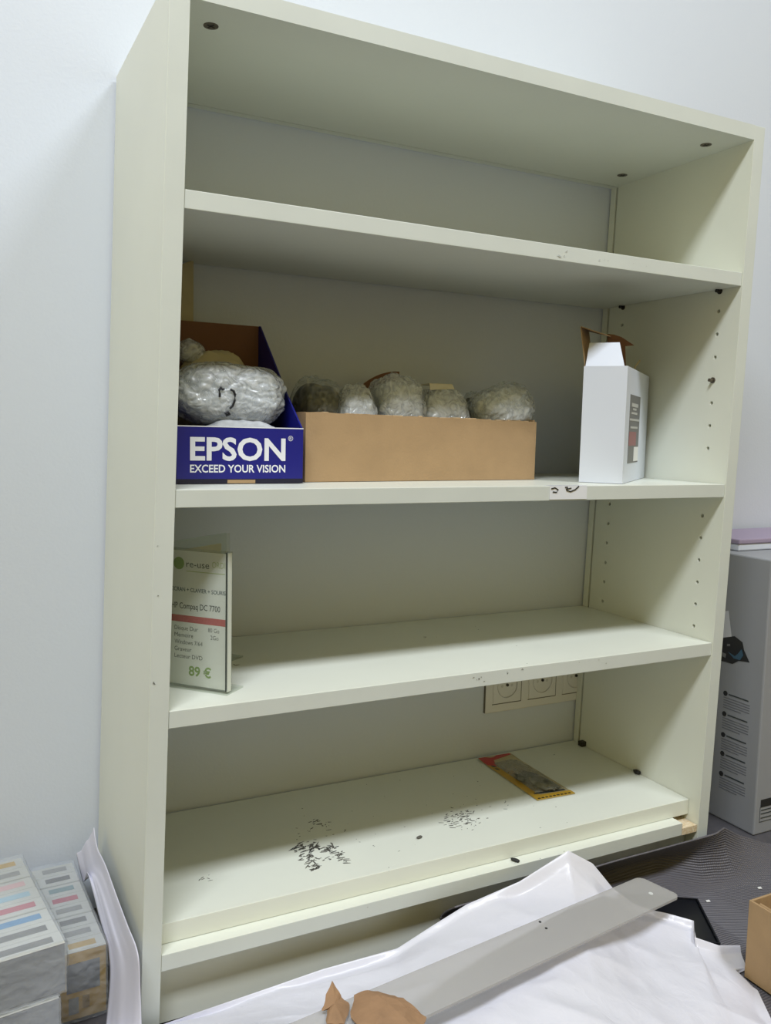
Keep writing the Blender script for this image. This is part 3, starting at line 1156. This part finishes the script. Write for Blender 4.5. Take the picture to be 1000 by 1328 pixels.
def mat_top(x):        # (y, z) of the curled rear edge
    return (interp([(.30, -.021), (.78, -.021), (.815, -.004), (.86, .012), (.92, .008), (1.0, -.02), (1.3, -.12)], x),
            interp([(.30, .071), (.78, .0775), (.815, .072), (.86, .046), (.92, .022), (1.0, .006), (1.3, .003)], x))


def mat_point(u, v):
    x = .345 + .955 * u
    y0, z0 = mat_top(x)
    yf = interp([(.30, -.030), (.74, -.030), (.80, -.036), (.88, -.045), (1.0, -.06), (1.3, -.16)], x)
    P = [Vector((y0, z0)), Vector((y0 * .5 + yf * .5 + interp([(.30, .038), (.70, .036), (.76, .016), (.82, .010), (.85, .010), (1.3, .006)], x), z0 * .52)), Vector((yf, .004)), Vector((yf - .06, .0025)), Vector((yf - .20, .0025)), Vector((yf - .45, .0025))]
    q = catmull(P, v)
    h = .0022 * noise.noise(Vector((x * 9, v * 4, .5))) * (1 - v)
    return Vector((x, q.x + h, max(q.y, .0022)))


bm = bmesh.new()
g = surface(bm, mat_point, 120, 90)
uvl = bm.loops.layers.uv.verify()
bm.verts.index_update()
arc = {}
for col in g:
    s = 0
    for j, v in enumerate(col):
        if j:
            s += (v.co - col[j - 1].co).length
        arc[v] = s
for f in bm.faces:
    for l in f.loops:
        l[uvl].uv = (l.vert.co.x - .30, arc[l.vert])
o = obj('rubber_mat', bm, rubber(), None, True)
solidify(o, .002, -1)
tag(o, 'dark grey ribbed rubber mat curling up against the bookcase foot, at the right', 'mat')
for pix, nm, lb in (((918, 1169), 'paper_scrap', 'white paper scrap on the mat beside the black tray'), ((985, 1152), 'paper_scrap', 'tiny white paper scrap on the mat near the cardboard box')):
    q = at(*pix, 2, .003)
    b = bmesh.new()
    plate(b, [q + Vector(d) for d in ((-.003, -.001, 0), (.002, -.003, .0004), (.0035, .001, .0006), (-.001, .0028, 0))], (0, 0, 1), .0006)
    tag(obj(nm, b, m_paper), lb, 'scrap')

# ---------------------------------------------------------------- black tray under the plastic sheet
k0, k1, k2 = at(905, 1165, 2, .022), at(934, 1222, 2, .022), at(852, 1188, 2, .022)
ex, ey = (k1 - k0), (k2 - k0)
ey = ey * 1.6
bt = thing('black_tray', 'flat black plastic tray sticking out from under the plastic sheet', 'tray', k0 + (ex + ey) / 2 - Z * .02)
exn, eyn = ex.normalized(), (ey - ex.normalized() * ey.dot(ex.normalized())).normalized()
lx, ly = ex.length * 1.02, ey.length
b = bmesh.new()
frame_box(b, k0, exn, eyn, Z, .002, lx - .002, .002, ly - .002, -.0185, -.003, .001)
obj('tray_floor', b, m_rim, bt)
for args in ((0, .002, 0, ly), (lx - .002, lx, 0, ly), (.0021, lx - .0021, 0, .002), (.0021, lx - .0021, ly - .002, ly)):
    b = bmesh.new()
    frame_box(b, k0, exn, eyn, Z, *args, -.0185, 0)
    obj('tray_rim', b, m_rim, bt)

# ---------------------------------------------------------------- milky plastic sheet
ROW_A = [(190, 1350, 1, -.012), (212, 1328, 1, -.014), (320, 1291, 1, -.016), (418, 1257, 1, -.018), (515, 1230, 1, -.020), (560, 1201, 1, -.022),
         (605, 1173, 1, -.024), (674, 1143, 1, -.026), (737, 1103, 1, -.026), (769, 1120, 1, -.034), (795, 1152, 1, -.048), (822, 1172, 2, .046),
         (849, 1181, 2, .044), (864, 1184, 2, .042), (900, 1194, 2, .040), (900, 1215, 2, .036), (932, 1226, 2, .028), (960, 1226, 2, .014)]
ROW_A = [at(*r) for r in ROW_A]
ROW_C = [(60, 1340, .03), (430, 1345, .080), (700, 1345, .075), (850, 1340, .045), (1012, 1345, .006)]
ROW_C = [at(u, v, 2, z) for u, v, z in ROW_C]
acc = [0.]
for a_, b_ in zip(ROW_A, ROW_A[1:]):
    acc.append(acc[-1] + (b_ - a_).length)
acc = [x / acc[-1] for x in acc]


def row_a(u):
    for i in range(len(acc) - 1):
        if u <= acc[i + 1] + 1e-9:
            t = (u - acc[i]) / (acc[i + 1] - acc[i])
            return ROW_A[i].lerp(ROW_A[i + 1], t)
    return ROW_A[-1].copy()


def sheet_point(u, v):
    a_, c_ = row_a(u), catmull(ROW_C, u)
    d_ = c_ + (c_ - a_) * .8
    d_.z = c_.z * .6
    b_ = a_.lerp(c_, .5)
    b_.z = min(a_.z, c_.z) * .55 + (a_.z + c_.z) * .5 * .45
    e_ = a_.lerp(c_, .15)
    e_.z = a_.z * .45 + b_.z * .55
    P = catmull([a_, e_, b_.lerp(c_, .1), c_, d_], v)
    w = sm(v / .12)
    n = noise.noise(Vector((P.x * 11, P.y * 8, 1.3))) * .0060
    n += (.4 - abs(noise.noise(Vector((P.x * 9 + P.y * 12, P.y * 7 - P.x * 5, 7.))))) * .0080
    n += (.4 - abs(noise.noise(Vector((P.x * 22 - P.y * 8, P.y * 22 + P.x * 14, 2.))))) * .0016
    if P.x > .634 and P.y < -.184:      # stops against the cardboard box
        P.x = .634
    P.z = max(P.z + n * w - .008 * w, .005)
    return P


bm = bmesh.new()
surface(bm, sheet_point, 220, 130)
o = obj('plastic_sheet', bm, m_sheet, None, True)
tag(o, 'crumpled milky white plastic sheet spread in front of the bookcase', 'plastic sheet')

# ---------------------------------------------------------------- frosted acrylic strip
f0, f1 = at(829, 1140, 2, .066), at(883, 1161, 2, .066)
n0, n1 = at(385, 1328, 2, .108), at(530, 1328, 2, .108)
far_m, near_m = (f0 + f1) / 2, (n0 + n1) / 2
ax = (near_m - far_m).normalized()
half0 = ((f1 - f0) - ax * (f1 - f0).dot(ax)).length / 2
half1 = ((n1 - n0) - ax * (n1 - n0).dot(ax)).length / 2
hw = (half0 + half1) / 2
sd = Z.cross(ax).normalized()
nz = ax.cross(sd)
b = bmesh.new()
Lg = (near_m - far_m).length + .16
out = []
rc = .010
for sx_, s_, a0 in ((0, -1, 0), (0, 1, 0)):
    pass
pts = []
for k in range(7):
    t = math.pi / 2 * k / 6
    pts.append((rc - rc * math.sin(t + 0) if False else rc * (1 - math.cos(t)), -hw + rc * (1 - math.sin(t))))
pts = pts[::-1]
prof = pts + [(x, -y) for x, y in pts[::-1]] + [(Lg, hw), (Lg, -hw)]
plate(b, [far_m + ax * x + sd * y - nz * .0015 for x, y in prof], nz, .003)
strip = thing('acrylic_strip', 'long frosted acrylic strip lying across the plastic sheet', 'strip', far_m + ax * Lg / 2)
obj('strip_body', b, m_strip, strip)
b = bmesh.new()
hp_ = far_m + ax * .030 + sd * .006 + nz * .0016
cyl(b, hp_, hp_ + nz * .0004, .0028, 16)
obj('drilled_hole', b, material('hole_white', srgb(206, 208, 206), .4), strip)
b = bmesh.new()
for pu in ((699, 1210), (707, 1219)):
    qd = at(pu[0], pu[1], 2, .0725)
    t_ = (qd - far_m).dot(ax)
    s_ = (qd - far_m).dot(sd)
    qd = far_m + ax * t_ + sd * s_ + nz * .0016
    cyl(b, qd, qd + nz * .0004, .0016, 8)
obj('black_specks', b, m_black, strip)

# ---------------------------------------------------------------- cardboard box, right foreground
KX, KY, KH = .640, -.192, .100
kb = thing('cardboard_box', 'open brown cardboard box on the floor at the right foreground edge', 'box', (KX + .1, KY - .1, 0))
b = bmesh.new()
for nm, args in (('side_panel', (KX, KX + .003, KY - .22, KY)), ('side_panel', (KX + .217, KX + .22, KY - .22, KY)),
                 ('end_panel', (KX + .0031, KX + .2169, KY - .003, KY)), ('end_panel', (KX + .0031, KX + .2169, KY - .22, KY - .217))):
    bb = bmesh.new()
    box(bb, args[0], args[1], args[2], args[3], .0055, KH, 0, .0006)
    obj(nm, bb, m_card, kb)
bb = bmesh.new()
box(bb, KX + .0031, KX + .2169, KY - .2169, KY - .0031, .0055, .009)
obj('base_panel', bb, m_card, kb)
bb = bmesh.new()
plate(bb, [(KX + .003, KY - .21, KH), (KX + .003, KY - .012, KH), (KX + .050, KY - .020, KH - .045), (KX + .050, KY - .20, KH - .045)], (.7, 0, .7), .002)
obj('inner_flap', bb, m_card, kb)
b.free()

# ---------------------------------------------------------------- torn cardboard in the foreground
m_torn = material('worn_cardboard', srgb(158, 124, 92), .8, .25, 40., .3, 200.)


def torn(pix, z0, label, curl, seed):
    pts = [at(u, v, 2, z0 + dz) for u, v, dz in pix]
    cen = sum(pts, Vector()) / len(pts)
    b = bmesh.new()
    n = len(pts)
    rr = random.Random(seed)
    ring = []
    for i in range(n):
        p0, p1 = pts[i], pts[(i + 1) % n]
        for k in range(4):
            q = p0.lerp(p1, k / 4)
            if k:
                q = q + Vector((rr.uniform(-1, 1), rr.uniform(-1, 1), 0)) * .0012
            ring.append(q)
    vs_ = [b.verts.new(q) for q in ring]
    cv = b.verts.new(cen + Z * curl)
    mid = [b.verts.new(q.lerp(cen, .5) + Z * curl * .8) for q in ring]
    m_ = len(ring)
    for i in range(m_):
        j = (i + 1) % m_
        b.faces.new((vs_[i], vs_[j], mid[j], mid[i]))
        b.faces.new((mid[i], mid[j], cv))
    o = obj('torn_cardboard', b, m_torn, None)
    solidify(o, .0022, 1)
    return tag(o, label, 'cardboard')


torn([(430, 1274, .012), (440, 1292, .006), (452, 1306, 0), (446, 1330, 0), (424, 1330, 0), (427, 1306, .002), (417, 1309, .004)], .112,
     'small pointed torn piece of brown cardboard, left of the larger torn piece', .002, 3)
torn([(460, 1293, .004), (478, 1287, .007), (500, 1292, .008), (522, 1297, .006), (540, 1312, .002), (552, 1322, 0), (545, 1345, 0), (480, 1345, 0), (456, 1322, 0)], .113,
     'larger curved torn piece of brown cardboard lying on the acrylic strip', .006, 5)

# ---------------------------------------------------------------- shrink-wrapped cartridge packs at the left
LAB = {'yellow': m_yellow, 'grey': material('grey_cartridge_label', srgb(150, 150, 148), .5, .2, 60.),
       'pale_pink': material('pale_magenta_label', srgb(222, 176, 178), .5), 'pale_cyan': material('pale_cyan_label', srgb(160, 196, 214), .5),
       'magenta': material('magenta_label', srgb(186, 74, 98), .5), 'cyan': material('cyan_label', srgb(62, 140, 190), .5),
       'black': material('dark_label', srgb(96, 96, 96), .5, .2, 80.), 'teal': material('teal_label', srgb(120, 150, 152), .5)}
m_cart = material('cartridge_card', srgb(206, 206, 200), .5, .04, 20.)
m_cart_end = material('cartridge_end', srgb(116, 120, 126), .5, .15, 30.)


def pack(label, O, ang, wid, length, z0, z1, cols, front_mat, stripe=.72):
    """a row of slim cartridge boxes one behind the other, in shrink film; O = right front corner"""
    d = Vector((math.sin(ang), math.cos(ang), 0))
    x = Vector((math.cos(ang), -math.sin(ang), 0))
    t = thing('cartridge_pack', label, 'ink cartridges', O - x * wid / 2 + d * length / 2 + Z * (z0 - O.z), 'shrink-wrapped cartridge packs')
    n = len(cols)
    st = length / n
    B0 = Vector((O.x, O.y, 0))
    for i, cname in enumerate(cols):
        b = bmesh.new()
        frame_box(b, B0, x, d, Z, -wid + .001, -.001, st * i + .0008, st * (i + 1) - .0008, z0 + .001, z1 - .0012 - .0004 * (i % 3), .001)
        cb = obj('cartridge', b, front_mat if i == 0 else m_cart, t)
        b = bmesh.new()
        zt = z1 - .0012 - .0004 * (i % 3)
        frame_box(b, B0, x, d, Z, -wid + .012, -.010, st * (i + .5 - stripe * .28), st * (i + .5 + stripe * .28), zt - .0003, zt + .0003)
        o = obj('colour_label', b, LAB[cname], cb)
        o['label'] = cname.replace('_', ' ') + ' label strip'
        if i == 0:
            b = bmesh.new()
            frame_box(b, B0, x, d, Z, -wid + .001, -.001, st * .02, st * .95, zt - .0004, zt + .0001)
            obj('top_panel', b, m_cart, cb)
    b = bmesh.new()
    nn = 28
    faces = [(lambda u, v: (-wid * u, length * v, z1), 'top'), (lambda u, v: (-wid * u, 0, z0 + (z1 - z0) * v), 'front'), (lambda u, v: (0, length * u, z0 + (z1 - z0) * v), 'side')]
    for fn, nm in faces:
        def pt(u, v, fn=fn):
            a_ = fn(u, v)
            q = B0 + x * a_[0] + d * a_[1] + Z * a_[2]
            out_ = .0016 + .0014 * noise.noise(q * 70) + .0010 * noise.noise(q * 160)
            if nm == 'top':
                q = q + Z * out_
            elif nm == 'front':
                q = q - d * out_
            else:
                q = q + x * out_
            return q
        surface(b, pt, nn, nn * 2)
    bmesh.ops.remove_doubles(b, verts=b.verts, dist=.0004)
    obj('shrink_film', b, m_shrink, t, True)
    return t, B0, x, d


pack('shrink-wrapped cartridge pack with colour stripes on top, leftmost and uppermost', Vector((-.087, .020, 0)), -.125, .12, .205, .0672, .120,
     ['black', 'black', 'cyan', 'magenta', 'pale_cyan', 'pale_pink', 'grey', 'yellow'], m_cart_end)
t2, B0, x2, d2 = pack('shrink-wrapped cartridge pack with a yellow end, beside the bookcase side', Vector((-.040, .066, 0)), -.05, .050, .20, .0020, .080,
                      ['yellow', 'grey', 'black', 'grey', 'magenta', 'teal', 'black', 'grey'], m_yellow)
pack('grey shrink-wrapped cartridge pack underneath the leftmost pack', Vector((-.0935, .016, 0)), -.125, .115, .205, .0020, .0660,
     ['grey', 'grey', 'black', 'grey', 'black', 'grey', 'black', 'grey'], m_cart_end)
cart = [o for o in t2.children if o.name.startswith('cartridge')][0]
for nm, a_, mt in (('end_print', (-.042, -.008, .034, .066), m_cart_end), ('end_print', (-.040, -.030, .010, .028), LAB['grey']),
                   ('end_print', (-.026, -.019, .014, .028), material('ochre_print', srgb(150, 118, 40), .5))):
    b = bmesh.new()
    frame_box(b, B0, x2, d2, Z, a_[0], a_[1], .0003, .0012, a_[2], a_[3])
    obj(nm, b, mt, cart)

# ---------------------------------------------------------------- white paper wedged beside the bookcase
def paper_pt(u, v):
    """u along the sheet from the back top to the front bottom, v from the outer to the inner edge"""
    o_ = catmull([at(122, 1073, 0, -.030), at(127, 1100, 0, -.030), at(140, 1130, 0, -.028), at(165, 1200, 0, -.026), at(179, 1235, 0, -.0245), at(182, 1285, 0, -.024), at(184, 1345, 0, -.024)], u)
    i_ = catmull([at(99, 1108, 1, .255), at(108, 1142, 1, .232), Vector((-.042, .19, .095)), Vector((-.040, .11, .080)), Vector((-.0395, .055, .062)), Vector((-.048, .030, .012)), Vector((-.060, -.01, .006))], u)
    q = i_.lerp(o_, v)
    q.z += -.012 * math.sin(v * math.pi) * (.4 + .6 * u) + .004 * noise.noise(Vector((u * 5, v * 6, 4)))
    q.x = min(q.x + .003 * math.sin(v * 9 + u * 2) * v * (1 - v), -.0225)
    q.z = max(q.z, .003)
    return q


bm = bmesh.new()
surface(bm, paper_pt, 60, 24)
o = obj('paper_sheet', bm, m_lav_paper, None, True)
solidify(o, .0004)
tag(o, 'curled white paper sheet wedged between the cartridge packs and the bookcase side', 'paper')
